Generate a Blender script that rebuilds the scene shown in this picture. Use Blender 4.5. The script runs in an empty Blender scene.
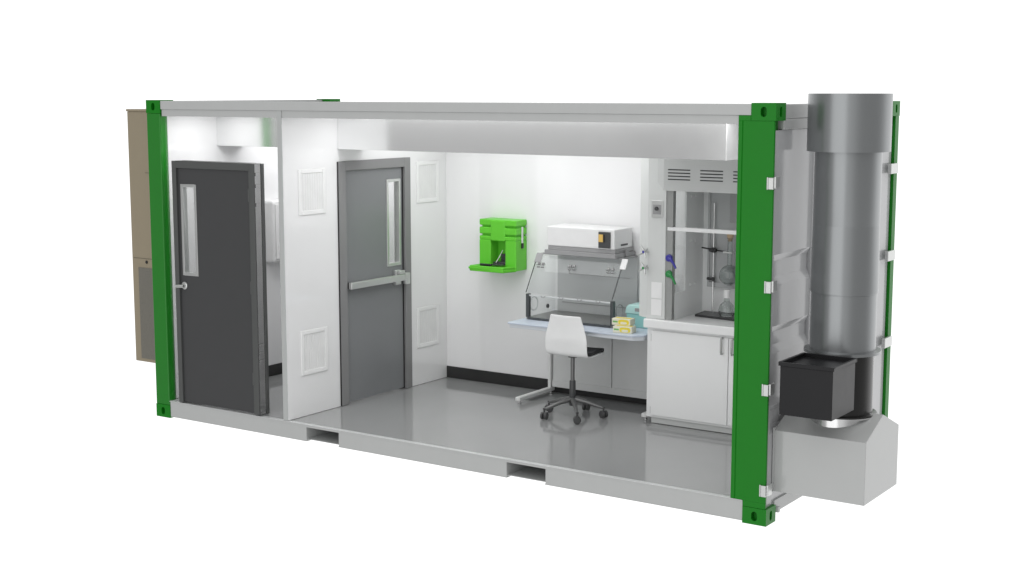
import bpy, bmesh, math, random
from mathutils import Vector, Matrix
random.seed(4)
scene = bpy.context.scene
COL = scene.collection
PI = math.pi
L, W, H = 6.058, 2.438, 2.8805          # container length, width, height
FZ = .154                               # inside floor level
BY = 2.30                               # inside face of the back wall
XP = 1.63                               # lab face of the partition

# ------------------------------------------------------------------ materials
def mat(name, col, rough=.4, metal=0., spec=.5, noise=.04, nscale=9., bump=0., bscale=60., coat=0., rvar=.06):
    m = bpy.data.materials.new(name); m.use_nodes = True
    nt = m.node_tree; b = nt.nodes['Principled BSDF']
    b.inputs['Metallic'].default_value = metal
    b.inputs['Specular IOR Level'].default_value = spec
    b.inputs['Coat Weight'].default_value = coat
    tc = nt.nodes.new('ShaderNodeTexCoord')
    n = nt.nodes.new('ShaderNodeTexNoise'); n.inputs['Scale'].default_value = nscale; n.inputs['Detail'].default_value = 5
    nt.links.new(tc.outputs['Object'], n.inputs['Vector'])
    mix = nt.nodes.new('ShaderNodeMix'); mix.data_type = 'RGBA'
    a = [max(0, c*(1-noise)) for c in col]; c2 = [min(1, c*(1+noise)) for c in col]
    mix.inputs[6].default_value = (*a, 1); mix.inputs[7].default_value = (*c2, 1)
    nt.links.new(n.outputs['Fac'], mix.inputs[0]); nt.links.new(mix.outputs[2], b.inputs['Base Color'])
    mr = nt.nodes.new('ShaderNodeMapRange')
    mr.inputs[3].default_value = max(.0, rough-rvar*rough*2); mr.inputs[4].default_value = min(1, rough+rvar*rough*2)
    nt.links.new(n.outputs['Fac'], mr.inputs[0]); nt.links.new(mr.outputs[0], b.inputs['Roughness'])
    if bump:
        n2 = nt.nodes.new('ShaderNodeTexNoise'); n2.inputs['Scale'].default_value = bscale; n2.inputs['Detail'].default_value = 2
        nt.links.new(tc.outputs['Object'], n2.inputs['Vector'])
        bp = nt.nodes.new('ShaderNodeBump'); bp.inputs['Strength'].default_value = bump; bp.inputs['Distance'].default_value = .002
        nt.links.new(n2.outputs['Fac'], bp.inputs['Height']); nt.links.new(bp.outputs[0], b.inputs['Normal'])
    return m

def clear(name, tint=(.96, .97, .97), refl=.03):
    """thin clear sheet: transparent, mirrored by Fresnel"""
    m = bpy.data.materials.new(name); m.use_nodes = True
    nt = m.node_tree; nt.nodes.clear()
    o = nt.nodes.new('ShaderNodeOutputMaterial'); t = nt.nodes.new('ShaderNodeBsdfTransparent')
    g = nt.nodes.new('ShaderNodeBsdfGlossy'); f = nt.nodes.new('ShaderNodeFresnel'); x = nt.nodes.new('ShaderNodeMixShader')
    nt.nodes.remove(f); f = nt.nodes.new('ShaderNodeLayerWeight'); f.inputs[0].default_value = .5
    pw = nt.nodes.new('ShaderNodeMath'); pw.operation = 'POWER'; pw.inputs[1].default_value = 4
    ma = nt.nodes.new('ShaderNodeMath'); ma.operation = 'MULTIPLY_ADD'; ma.inputs[1].default_value = .7; ma.inputs[2].default_value = refl
    t.inputs[0].default_value = (*tint, 1); g.inputs['Roughness'].default_value = .02
    nt.links.new(f.outputs['Facing'], pw.inputs[0]); nt.links.new(pw.outputs[0], ma.inputs[0]); nt.links.new(ma.outputs[0], x.inputs[0])
    nt.links.new(t.outputs[0], x.inputs[1]); nt.links.new(g.outputs[0], x.inputs[2])
    nt.links.new(x.outputs[0], o.inputs[0])
    return m

def mesh_mat(name, col, hole, scale):
    """perforated sheet metal"""
    m = mat(name, col, .5, noise=.02); nt = m.node_tree; b = nt.nodes['Principled BSDF']
    tc = nt.nodes.new('ShaderNodeTexCoord'); v = nt.nodes.new('ShaderNodeTexVoronoi'); v.inputs['Scale'].default_value = scale
    v.inputs['Randomness'].default_value = .15
    nt.links.new(tc.outputs['Object'], v.inputs['Vector'])
    r = nt.nodes.new('ShaderNodeMapRange'); r.inputs[1].default_value = .30; r.inputs[2].default_value = .42
    nt.links.new(v.outputs['Distance'], r.inputs[0])
    mx = nt.nodes.new('ShaderNodeMix'); mx.data_type = 'RGBA'
    mx.inputs[6].default_value = (*hole, 1); mx.inputs[7].default_value = (*col, 1)
    nt.links.new(r.outputs[0], mx.inputs[0]); nt.links.new(mx.outputs[2], b.inputs['Base Color'])
    return m

M = {}
M['steel_grey']  = mat('grey_painted_steel', (.50, .51, .505), .33, noise=.03, bump=.05)
M['door_grey']   = mat('grey_end_door_paint', (.56, .565, .575), .12, noise=.03)
M['green']       = mat('green_container_paint', (.006, .205, .008), .38, spec=.28, noise=.05, bump=.12, bscale=220)
M['green_in']    = mat('green_gloss_paint', (.012, .205, .014), .16, noise=.05)
M['hole_green']  = mat('dark_green_inside', (.012, .09, .014), .5)
M['white_wall']  = mat('white_wall_panel', (.865, .865, .87), .05, noise=.008, nscale=3, spec=.95)
M['white_edge']  = mat('pale_sill_edge', (.60, .61, .61), .3)
M['trim_grey']   = mat('grey_edge_trim', (.47, .485, .48), .35)
M['soffit']      = mat('white_duct_sheet', (.88, .885, .885), .14, metal=.90, noise=.01, spec=.5)
M['ceiling']     = mat('white_ceiling', (.82, .82, .82), .5)
M['floor']       = mat('grey_epoxy_floor', (.325, .33, .33), .085, noise=.03, nscale=2.5, spec=.85)
M['base_black']  = mat('black_rubber_skirting', (.022, .022, .022), .45)
M['dark_frame']  = mat('dark_grey_frame_paint', (.088, .092, .090), .36)
M['dark_door']   = mat('charcoal_door_paint', (.055, .056, .058), .38, noise=.03)
M['metal_raw']   = mat('bare_steel_frame', (.42, .42, .42), .2, metal=.95, noise=.08, nscale=6)
M['grey_frame']  = mat('grey_door_frame_paint', (.235, .235, .237), .24, noise=.03)
M['grey_door']   = mat('mid_grey_door_paint', (.215, .222, .23), .3, noise=.02)
M['dark_gap']    = mat('dark_seal', (.012, .012, .012), .6)
M['chrome']      = mat('brushed_steel', (.72, .72, .72), .22, metal=1., noise=.05, nscale=30)
M['satin']       = mat('satin_aluminium', (.66, .67, .66), .34, metal=.85, noise=.05)
M['white_plas']  = mat('white_plastic', (.80, .80, .80), .35)
M['vent_white']  = mat('white_vent_frame', (.88, .88, .88), .4)
M['filter']      = mat('pale_filter_cloth', (.80, .80, .80), .8, noise=.05)
M['eye_green']   = mat('bright_green_plastic', (.13, .60, .035), .38, noise=.03, bump=.1, bscale=90)
M['black_plas']  = mat('black_plastic', (.018, .018, .019), .35)
M['dark_plas']   = mat('dark_grey_plastic', (.06, .062, .064), .35)
M['bench_top']   = mat('pale_blue_laminate', (.60, .66, .76), .42, noise=.0)
M['bench_edge']  = mat('pale_bench_edge', (.66, .69, .73), .35)
M['bench_metal'] = mat('white_powder_coat', (.80, .805, .795), .35)
M['bench_panel'] = mat('grey_bench_panel', (.70, .71, .705), .35)
M['hood_grey']   = mat('light_grey_hood_paint', (.68, .695, .685), .3, noise=.02)
M['hood_shaded'] = mat('shaded_grey_hood_paint', (.55, .562, .555), .3, noise=.02)  # hood grey made darker, shade on the header put into the colour
M['hood_white']  = mat('white_cabinet_paint', (.87, .875, .875), .33, noise=.01)
M['hood_liner']  = mat('pale_liner', (.85, .86, .86), .4)
M['track']       = mat('grey_track', (.42, .43, .42), .25, metal=.5, noise=.1, nscale=5)
M['baffle']      = mat('grey_baffle', (.42, .43, .435), .35)
M['slot']        = mat('slot_shade', (.03, .032, .032), .6)
M['blower_white']= mat('white_blower_case', (.80, .80, .80), .35)
M['plenum']      = mat('grey_plenum', (.33, .33, .335), .35)
M['tray']        = mat('grey_tray', (.20, .20, .195), .3)
M['post_dark']   = mat('dark_extrusion', (.085, .092, .095), .3, metal=.3)
M['encl_back']   = mat('grey_back_panel', (.60, .61, .61), .4)
M['acrylic']     = clear('clear_acrylic', (.975, .98, .98), .025)
M['acryl_edge']  = mat('acrylic_edge', (.66, .68, .68), .15)
M['sheet_glass'] = clear('window_glass', (.985, .99, .987), .025)
M['screen']      = mat('amber_screen', (.72, .47, .13), .3)
M['teal']        = mat('teal_plastic', (.36, .70, .67), .4)
M['teal_lid']    = mat('pale_teal_plastic', (.50, .76, .73), .4)
M['yellow']      = mat('yellow_print', (.80, .66, .05), .5)
M['card']        = mat('pale_cream_card', (.78, .76, .62), .6)
M['card_green']  = mat('green_print', (.18, .46, .12), .5)
M['chair_white'] = mat('white_chair_shell', (.86, .865, .865), .3)
M['chair_pad']   = mat('charcoal_seat_pad', (.035, .036, .038), .7, bump=.2, bscale=300)
M['chair_grey']  = mat('grey_chair_metal', (.20, .20, .20), .3, metal=.6)
M['caster']      = mat('dark_caster', (.07, .07, .072), .35)
M['beige']       = mat('beige_unit_paint', (.325, .275, .195), .42, noise=.03)
M['beige_dk']    = mat('beige_seam', (.13, .115, .085), .5)
M['beige_mesh']  = mesh_mat('beige_mesh_grille', (.185, .175, .150), (.085, .082, .072), 75)
M['galv']        = mat('galvanised_stack', (.31, .322, .328), .28, metal=.78, noise=.02, nscale=2, rvar=.04)
M['stack_black'] = mat('black_fan_housing', (.016, .016, .0155), .2)
M['motor_black'] = mat('black_motor_box', (.010, .010, .0115), .35, spec=.3)
M['plenum_out']  = mat('grey_plenum_box', (.50, .51, .505), .1, noise=.02)
M['cork']        = mat('cork', (.50, .37, .24), .8, noise=.2, nscale=60)
M['blue']        = mat('blue_knob', (.05, .045, .34), .35)
M['kgreen']      = mat('green_knob', (.02, .25, .06), .35)
M['iron']        = mat('dark_iron', (.07, .07, .072), .35, metal=.5)
M['liquid']      = mat('dark_liquid', (.05, .055, .05), .1)
gl = bpy.data.materials.new('flask_glass'); gl.use_nodes = True
gb = gl.node_tree.nodes['Principled BSDF']
gb.inputs['Base Color'].default_value = (.84, .87, .86, 1); gb.inputs['Transmission Weight'].default_value = 1
gb.inputs['Roughness'].default_value = .02; gb.inputs['IOR'].default_value = 1.46
M['flask_glass'] = gl

# ------------------------------------------------------------------ mesh helpers
class MB:
    def __init__(s): s.bm = bmesh.new()
    def poly(s, vs, smooth=False):
        f = s.bm.faces.new(vs); f.smooth = smooth; return f
    def box(s, x0, x1, y0, y1, z0, z1, mtx=None):
        c = [(x, y, z) for z in (z0, z1) for y in (y0, y1) for x in (x0, x1)]
        v = [s.bm.verts.new(mtx @ Vector(p) if mtx else p) for p in c]
        for q in ((0, 2, 3, 1), (4, 5, 7, 6), (0, 1, 5, 4), (2, 6, 7, 3), (0, 4, 6, 2), (1, 3, 7, 5)):
            s.poly([v[i] for i in q])
        return s
    def prism(s, pts, axis, a0, a1):
        """polygon pts in the two other axes (order xyz without axis), extruded along axis"""
        def mk(p, a):
            if axis == 'x': return (a, p[0], p[1])
            if axis == 'y': return (p[0], a, p[1])
            return (p[0], p[1], a)
        A = [s.bm.verts.new(mk(p, a0)) for p in pts]; B = [s.bm.verts.new(mk(p, a1)) for p in pts]
        n = len(pts)
        s.poly(A); s.poly(B[::-1])
        for i in range(n): s.poly([A[i], B[i], B[(i+1) % n], A[(i+1) % n]])
        return s
    def rings(s, rings, cap=True, closed=True, smooth=True):
        R = [[s.bm.verts.new(p) for p in r] for r in rings]
        n = len(R[0])
        for a, b in zip(R, R[1:]):
            for i in range(n if closed else n-1):
                s.poly([a[i], a[(i+1) % n], b[(i+1) % n], b[i]], smooth)
        if cap and closed: s.poly(R[0][::-1]); s.poly(R[-1])
        return s
    def lathe(s, c, prof, n=32, cap=True, sharp=False):
        """prof: list of (radius, z) round a vertical axis at c=(x,y)"""
        rs = [[(c[0]+r*math.cos(2*PI*i/n), c[1]+r*math.sin(2*PI*i/n), z) for i in range(n)] for r, z in prof]
        return s.rings(rs, cap)
    def tube(s, path, r, n=10, rad=None):
        P = [Vector(p) for p in path]; out = []; prev = None
        for i, p in enumerate(P):
            t = (P[min(i+1, len(P)-1)]-P[max(i-1, 0)]).normalized()
            if prev is None:
                u = t.orthogonal().normalized()
            else:
                u = (prev - t*prev.dot(t)).normalized()
            prev = u; w = t.cross(u); q = rad[i] if rad else r
            out.append([p+q*(math.cos(2*PI*k/n)*u+math.sin(2*PI*k/n)*w) for k in range(n)])
        return s.rings(out)
    def holed(s, o, u, v, n, w, h, hw, hh, depth=.045):
        """face of size w*h at corner o (axes u,v, outward n) with an upright slot hw*hh let into it"""
        o, u, v, n = map(Vector, (o, u, v, n)); N = 32; c = o+u*w/2+v*h/2
        inner = []; outer = []
        for i in range(N):
            a = 2*PI*i/N+PI/N; ca, sa = math.cos(a), math.sin(a)
            st = (hh-hw)/2
            inner.append(c+u*(hw/2*ca)+v*(hw/2*sa+(st if sa > 0 else -st)))
            k = 1/max(abs(ca), abs(sa)); outer.append(c+u*(w/2*ca*k)+v*(h/2*sa*k))
        # put the four true corners on the outline
        for sx in (-1, 1):
            for sy in (-1, 1):
                q = c+u*sx*w/2+v*sy*h/2
                j = min(range(N), key=lambda i: (outer[i]-q).length); outer[j] = q
        O = [s.bm.verts.new(p) for p in outer]; I = [s.bm.verts.new(p) for p in inner]; D = [s.bm.verts.new(p-n*depth) for p in inner]
        for i in range(N):
            j = (i+1) % N
            s.poly([O[i], O[j], I[j], I[i]]); s.poly([I[i], I[j], D[j], D[i]])
        s.poly(D); return s
    def build(s, name, m, parent=None, bevel=0., seg=2, at=None, auto=True):
        bm = s.bm
        bmesh.ops.remove_doubles(bm, verts=bm.verts, dist=1e-5)
        bmesh.ops.recalc_face_normals(bm, faces=bm.faces)
        base = Vector(at) if at else root_loc(parent)
        bmesh.ops.translate(bm, verts=bm.verts, vec=-base)
        for e in bm.edges:
            if len(e.link_faces) == 2 and e.calc_face_angle(0) > math.radians(40): e.smooth = False
        me = bpy.data.meshes.new(name); bm.to_mesh(me); bm.free()
        me.materials.append(M[m])
        o = bpy.data.objects.new(name, me); COL.objects.link(o)
        if parent is not None: o.parent = parent
        if at: o.location = base
        if bevel:
            b = o.modifiers.new('edge', 'BEVEL'); b.width = bevel; b.segments = seg; b.limit_method = 'ANGLE'
            b.angle_limit = math.radians(40); b.harden_normals = False
        return o

def root_loc(o):
    if o is None: return Vector((0, 0, 0))
    l = Vector((0, 0, 0))
    while o is not None: l += o.location; o = o.parent
    return l
def thing(name, label, cat, loc, group=None):
    o = bpy.data.objects.new(name, None); o.empty_display_size = .1; COL.objects.link(o); o.location = loc
    o['label'] = label; o['category'] = cat
    if group: o['group'] = group
    return o
def kids(o): return [c for c in bpy.data.objects if c.parent == o]
def copy_tree(o, parent=None):
    c = o.copy(); COL.objects.link(c)
    if parent is not None: c.parent = parent
    for k in kids(o): copy_tree(k, c)
    return c
def bx(name, m, parent, x0, x1, y0, y1, z0, z1, bevel=.002, seg=2):
    return MB().box(x0, x1, y0, y1, z0, z1).build(name, m, parent, bevel, seg)

# ================================================================== CONTAINER
ct = thing('shipping_container', 'cutaway shipping container laboratory with green corner posts and grey frame', 'shipping container', (L/2, W/2, 0))
# front bottom rail with two fork pockets
z0r, zr, zp = .003, .1445, .126
pts = [(.179, z0r), (1.84, z0r), (1.84, zp), (2.20, zp), (2.20, z0r), (3.90, z0r), (3.90, zp), (4.256, zp), (4.256, z0r), (L-.1795, z0r), (L-.1795, zr), (.179, zr)]
b = MB()
for x0, x1 in ((.179, 1.84), (2.20, 3.90), (4.256, L-.1795)):
    b.box(x0, x1, .006, .014, z0r+.004, zp)
    b.prism([(.004, z0r), (.06, z0r), (.06, z0r+.006), (.010, z0r+.0065)], 'x', x0-(.006 if x0 > 1 else 0), x1+.004)
b.box(.179, L-.1795, .006, .014, zp, zr)
b.build('bottom_rail', 'steel_grey', ct, .0015)
MB().box(.172, L-.180, .0015, .045, zr+.0005, FZ-.004).build('floor_trim', 'white_edge', ct, .001)
# fork pockets (open tunnels)
for x0, x1 in ((1.84, 2.20), (3.90, 4.256)):
    b = MB()
    b.box(x0-.006, x0-.0005, .016, 2.40, .012, zp+.01); b.box(x1+.0005, x1+.006, .016, 2.40, .012, zp+.01)
    b.box(x0, x1, .022, 2.40, .018, .022); b.box(x0, x1, .016, 2.40, zp+.004, zp+.01)
    b.box(x0, x1, 1.2, 1.21, .0225, zp+.003)
    b.build('forklift_pocket', 'steel_grey', ct)
MB().box(.10, 5.95, .0455, BY+.06, .135, FZ-.003).build('floor', 'floor', ct)
# walls
MB().box(.10, 5.95, BY, BY+.10, FZ+.0006, 2.79).build('back_wall', 'white_wall', ct)
bw = kids(ct)[-1]
wall = [k for k in kids(ct) if k.name.startswith('back_wall')][0]
MB().box(XP+.002, 5.80, BY-.012, BY-.0006, FZ+.001, .268).build('skirting', 'base_black', wall, .002)
lw = MB().box(.03, .15, .1045, BY-.0006, FZ+.0006, 2.79).build('end_wall', 'white_wall', ct)
MB().box(.1506, .162, .174, BY-.002, FZ+.001, .265).build('skirting', 'base_black', lw, .002)
MB().box(5.86, 5.945, .19, BY-.0006, FZ+.0006, 2.79).build('inner_end_wall', 'white_wall', ct)
MB().box(.10, 5.95, BY+.1008, BY+.118, .13, 2.80).build('outer_skin', 'steel_grey', ct)
MB().box(.16, 5.855, .06, BY-.0006, 2.795, 2.84).build('ceiling', 'ceiling', ct)
# roof and upper rails
b = MB().box(.10, L-.10, .055, W-.055, 2.841, 2.852)
b.build('roof', 'steel_grey', ct)
MB().box(.179, L-.179, .002, .050, 2.798, 2.873).build('top_rail', 'steel_grey', ct, .004)
tr = [k for k in kids(ct) if k.name == 'top_rail'][0]
MB().box(.182, L-.272, .014, .045, 2.738, 2.7975).build('lower_flange', 'steel_grey', tr, .002)
MB().box(.179, L-.179, W-.050, W-.002, 2.75, 2.853).build('top_rail', 'steel_grey', ct, .004)
MB().box(.179, L-.179, W-.050, W-.002, .03, .15).build('bottom_rail', 'steel_grey', ct, .004)
for x0, x1 in ((.004, .08), ):
    MB().box(x0, x1, .163, W-.163, 2.76, 2.872).build('end_header', 'steel_grey', ct, .003)
    MB().box(x0, x1, .163, W-.163, .03, .15).build('end_sill', 'steel_grey', ct, .003)
# door-end header: stepped pressing
b = MB().box(L-.09, L-.012, .163, W-.163, 2.775, 2.872).box(L-.085, L-.013, .17, W-.17, 2.70, 2.7745)
b.build('end_header', 'steel_grey', ct, .006)
b = MB().box(L-.10, L-.010, .163, W-.163, .045, .135)
b.box(L-.02, L+.012, .186, .215, .045, .085)
b.build('end_sill', 'steel_grey', ct, .003)

# corner posts
def left_post(y0, flip):
    b = MB()
    s = -1 if flip else 1
    pr = [(.001, 0), (.164, 0), (.170, .008), (.170, .030), (.174, .060), (.162, .088), (.152, .104), (.001, .104)]
    b.prism([(x, y0+s*y) for x, y in pr], 'z', .109, H-.119)
    return b
left_post(.001, False).build('corner_post', 'green_in', ct, .004)
left_post(W-.001, True).build('corner_post', 'green_in', ct, .004)
# a flat matt outer plate on the left front post
def right_post(y0, flip):
    s = -1 if flip else 1
    pr = [(L-.271, .004), (L-.265, .0), (L-.243, .0), (L-.238, .006), (L-.234, .0), (L-.012, 0), (L-.009, .003), (L-.009, .022), (L-.05, .024), (L-.05, .15), (L-.20, .16), (L-.271, .10)]
    b = MB().prism([(x, y0+s*y) for x, y in pr], 'z', .1505, H-.119)
    b.prism([(x, y0+s*y) for x, y in ((L-.271, .004), (L-.265, 0), (L-.180, 0), (L-.180, .09), (L-.271, .09))], 'z', H-.1188, 2.797)
    return b.prism([(x, y0+s*y) for x, y in ((L-.177, 0), (L-.012, 0), (L-.009, .003), (L-.009, .022), (L-.05, .024), (L-.05, .15), (L-.177, .155))], 'z', .109, .1504)

rp1 = right_post(.001, False).build('corner_post', 'green', ct, .0015)
rp2 = MB().prism([(L-.262, W-.001), (L-.004, W-.001), (L-.001, W-.004), (L-.001, W-.085), (L-.05, W-.087), (L-.05, W-.15), (L-.20, W-.16), (L-.262, W-.10)], 'z', .109, H-.119).build('corner_post', 'green', ct, .0015)
# corner castings with real slots
def casting(x0, y0, z0):
    lx, ly, lz = .178, .162, .118
    x1, y1, z1 = x0+lx, y0+ly, z0+lz
    b = MB()
    b.holed((x0, y0, z0), (1, 0, 0), (0, 0, 1), (0, -1, 0), lx, lz, .044, .068)
    b.holed((x1, y1, z0), (-1, 0, 0), (0, 0, 1), (0, 1, 0), lx, lz, .044, .068)
    b.holed((x1, y0, z0), (0, 1, 0), (0, 0, 1), (1, 0, 0), ly, lz, .040, .070)
    b.holed((x0, y1, z0), (0, -1, 0), (0, 0, 1), (-1, 0, 0), ly, lz, .040, .070)
    for z in (z0, z1): b.poly([b.bm.verts.new(p) for p in ((x0, y0, z), (x1, y0, z), (x1, y1, z), (x0, y1, z))])
    return b.build('corner_casting', 'green', ct)
for x in (-.0015, L-.178+.0015):
    for y in (-.0015, W-.162+.0015):
        for z in (-.010, H-.118): casting(x, y, z)
# hinges on the door-end posts
for z in (.24, .945, 1.65, 2.348):
    b = MB().box(L-.052, L-.040, -.010, .0005, z-.042, z+.042).box(L-.038, L+.000, -.016, .0005, z-.040, z+.040).box(L+.0005, L+.016, -.010, .058, z-.032, z+.046)
    b.build('hinge', 'satin', rp1, .004)
    b = MB().box(L+.0005, L+.030, W-.235, W-.065, z-.040, z+.040).box(L-.02, L+.016, W-.0645, W-.040, z-.038, z+.038)
    b.build('hinge', 'satin', rp2, .004)
# cargo doors closing the right-hand end: flat leaves with pressed channels
def leaf(y0, y1):
    b = MB(); xo, xi = L-.024, L-.046
    prof = [(.10, xo)]
    for zc, h in ((.72, .20), (1.275, .19), (1.755, .21)):
        prof += [(zc-h/2, xo), (zc-h/2+.055, xi), (zc+h/2-.045, xi), (zc+h/2, xo)]
    prof += [(2.698, xo)]
    # channels end short of the leaf's edges
    ya, yb = y0+.05, y1-.50
    def strip(a, c, flat):
        for (za, xa), (zb, xb) in zip(prof, prof[1:]):
            if flat: xa = xb = xo
            b.poly([b.bm.verts.new(p) for p in ((xa, a, za), (xa, c, za), (xb, c, zb), (xb, a, zb))])
    strip(y0, ya, True); strip(ya, yb, False); strip(yb, y1, True)
    # end plugs of the channels
    for y in (ya, yb):
        for i in (1, 5, 9):
            b.poly([b.bm.verts.new((prof[k][1], y, prof[k][0])) for k in (i, i+1, i+2, i+3)])
    b.poly([b.bm.verts.new(p) for p in ((xo, y0, .10), (xo, y0, 2.698), (xo-.05, y0, 2.698), (xo-.05, y0, .10))])
    b.poly([b.bm.verts.new(p) for p in ((xo, y1, .10), (xo, y1, 2.698), (xo-.05, y1, 2.698), (xo-.05, y1, .10))])
    return b
d1 = leaf(.030, 1.215).build('cargo_door', 'door_grey', ct)
d2 = leaf(1.223, W-.095).build('cargo_door', 'door_grey', ct)
for d, y0 in ((d1, .78), (d2, 1.95)):
    MB().tube([(L+.012, y0, .12), (L+.012, y0, 2.72)], .017, 12).build('lock_rod', 'satin', d)

# ================================================================== PARTITION + soffit
pt = thing('partition_wall', 'white partition wall holding the grey inner door and four vents', 'wall', (XP-.05, 1.2, FZ))
# panel with a door opening
DY0, DY1, DZ = .705, 1.72, 2.342
b = MB()
b.prism([(.012, FZ+.001), (DY0, FZ+.001), (DY0, DZ), (DY1, DZ), (DY1, FZ+.001), (BY-.001, FZ+.001), (BY-.001, 2.794), (.046, 2.794), (.046, 2.737), (.012, 2.737)], 'x', XP-.050, XP)
b.build('wall_panel', 'white_wall', pt)
MB().box(XP-.052, XP-.001, .005, .0118, FZ-.003, 2.7975).build('edge_trim', 'trim_grey', pt, .002)
so = thing('ceiling_duct', 'long white boxed duct running under the ceiling through the partition', 'duct', (2.7, .95, 2.455))
MB().box(.151, XP-.0505, .709, 1.06, 2.455, 2.793).build('duct_box', 'soffit', so, .002)
MB().box(XP+.0005, 5.362, .709, 1.06, 2.455, 2.793).build('duct_box', 'soffit', so, .001)
MB().box(5.3625, 5.370, .708, 1.061, 2.454, 2.793).build('end_cap', 'white_wall', so)

# ================================================================== EXTERIOR DOOR
ed = thing('exterior_door', 'charcoal entrance door in dark steel frame beside the front left green post', 'door', (.80, .05, FZ))
X0, X1, ZT = .300, 1.300, 2.346
b = MB()
b.box(X0, X0+.052, .001, .10, FZ+.005, ZT); b.box(X1-.062, X1, .001, .10, FZ+.005, ZT); b.box(X0+.052, X1-.062, .001, .10, ZT-.062, ZT)
b.build('door_frame', 'dark_frame', ed, .002)
fr = kids(ed)[0]
b = MB().box(X1+.0005, X1+.004, .010, .082, FZ+.006, ZT-.004)
b.build('side_plate', 'metal_raw', fr)
for z in (.62, .69, .76, 1.98, 2.14, 2.24): MB().box(X1+.0045, X1+.010, .016, .07, z, z+.03).build('anchor_strap', 'metal_raw', fr, .001)
b = MB().box(X1-.06, X1+.012, .086, .118, FZ+.005, ZT-.002)
b.build('rear_flange', 'dark_frame', fr, .002)
lx0, lx1, lz0, lz1 = .394, .580, 1.330, 2.138
b = MB(); dx0, dx1, dzt = X0+.055, X1-.065, ZT-.065
b.box(dx0, lx0, .018, .062, FZ+.012, dzt).box(lx1, dx1, .018, .062, FZ+.012, dzt).box(lx0, lx1, .018, .062, FZ+.012, lz0).box(lx0, lx1, .018, .062, lz1, dzt)
dl = b.build('door_leaf', 'dark_door', ed)
b = MB(); t = .022
b.box(lx0-.004, lx0+t, .012, .068, lz0-.004, lz1+.004).box(lx1-t, lx1+.004, .012, .068, lz0-.004, lz1+.004)
b.box(lx0+t, lx1-t, .012, .068, lz0-.004, lz0+t).box(lx0+t, lx1-t, .012, .068, lz1-t, lz1+.004)
b.build('window_frame', 'satin', dl, .003)
MB().box(lx0+t, lx1-t, .038, .042, lz0+t, lz1-t).build('window_pane', 'sheet_glass', dl)
b = MB().lathe((0, 0), [(.034, 0), (.034, .008), (.026, .014), (.012, .016), (.012, .05), (.004, .052)], 20)
bmesh.ops.transform(b.bm, matrix=Matrix.Translation((.405, .018, 1.232)) @ Matrix.Rotation(PI/2, 4, 'X'), verts=b.bm.verts)
b.tube([(.44, -.030, 1.234), (.41, -.036, 1.232), (.38, -.036, 1.231), (.352, -.032, 1.227)], .014, 10)
b.build('lever_handle', 'satin', dl)
for z in (.42, 1.22, 2.02):
    MB().box(X1-.070, X1-.056, -.002, .0175, z, z+.11).build('hinge', 'dark_frame', ed, .003)

# wall cabinet in the vestibule
ec = thing('wall_cabinet', 'white cabinet with rounded edges on the left end wall behind the charcoal door', 'cabinet', (.22, 1.6, 1.3))
MB().box(.1508, .27, 1.30, 1.95, 1.29, 1.905).build('cabinet_body', 'white_plas', ec, .03, 4)
MB().box(.2705, .278, 1.34, 1.91, 1.33, 1.865).build('cabinet_door', 'white_plas', ec, .003)

# ================================================================== INNER DOOR
idr = thing('inner_door', 'mid grey door with silver push bar in the partition wall', 'door', (XP, 1.21, FZ))
fx0, fx1 = XP-.075, XP+.014
y0, y1, zt = .702, 1.724, 2.346
b = MB().box(fx0, fx1, y0, y0+.10, FZ+.001, zt).box(fx0, fx1, y1-.085, y1, FZ+.001, zt).box(fx0, fx1, y0+.10, y1-.085, zt-.085, zt)
b.build('door_frame', 'grey_frame', idr, .003)
MB().box(fx0-.001, fx1-.002, y0-.006, y0-.0005, FZ+.002, zt-.002).build('frame_seal', 'dark_gap', idr)
ly0, ly1, gz0, gz1 = 1.398, 1.592, 1.350, 2.150
a0, a1, at_ = y0+.104, y1-.100, zt-.089
dx0, dx1 = XP-.060, XP-.014
b = MB().box(dx0, dx1, a0, ly0, FZ+.012, at_).box(dx0, dx1, ly1, a1, FZ+.012, at_).box(dx0, dx1, ly0, ly1, FZ+.012, gz0).box(dx0, dx1, ly0, ly1, gz1, at_)
dl2 = b.build('door_leaf', 'grey_door', idr)
MB().box(dx0+.005, dx1+.004, a1+.002, y1-.0855, FZ+.006, at_).build('weather_seal', 'dark_gap', idr)
b = MB(); t = .022
b.box(dx0-.004, dx1+.010, ly0-.004, ly0+t, gz0-.004, gz1+.004).box(dx0-.004, dx1+.010, ly1-t, ly1+.004, gz0-.004, gz1+.004)
b.box(dx0-.004, dx1+.010, ly0+t, ly1-t, gz0-.004, gz0+t).box(dx0-.004, dx1+.010, ly0+t, ly1-t, gz1-t, gz1+.004)
b.build('window_frame', 'satin', dl2, .003)
MB().box(dx0+.02, dx0+.024, ly0+t, ly1-t, gz0+t, gz1-t).build('window_pane', 'sheet_glass', dl2)
pb = bx('push_bar', 'satin', dl2, dx1+.040, dx1+.078, .800, 1.58, 1.203, 1.263, .005)
bx('bar_bracket', 'dark_plas', pb, dx1+.0005, dx1+.040, .812, .85, 1.205, 1.261, .003)
bx('bar_backing', 'satin', pb, dx1+.0005, dx1+.0395, .86, 1.46, 1.215, 1.251, .003)
b = MB().box(dx1+.0005, dx1+.0395, 1.475, 1.556, 1.165, 1.305).box(dx1+.0395, dx1+.082, 1.5805, 1.640, 1.165, 1.272).box(dx1+.0395, dx1+.07, 1.50, 1.58, 1.2635, 1.300)
b.build('latch_case', 'satin', dl2, .008, 3)

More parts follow.
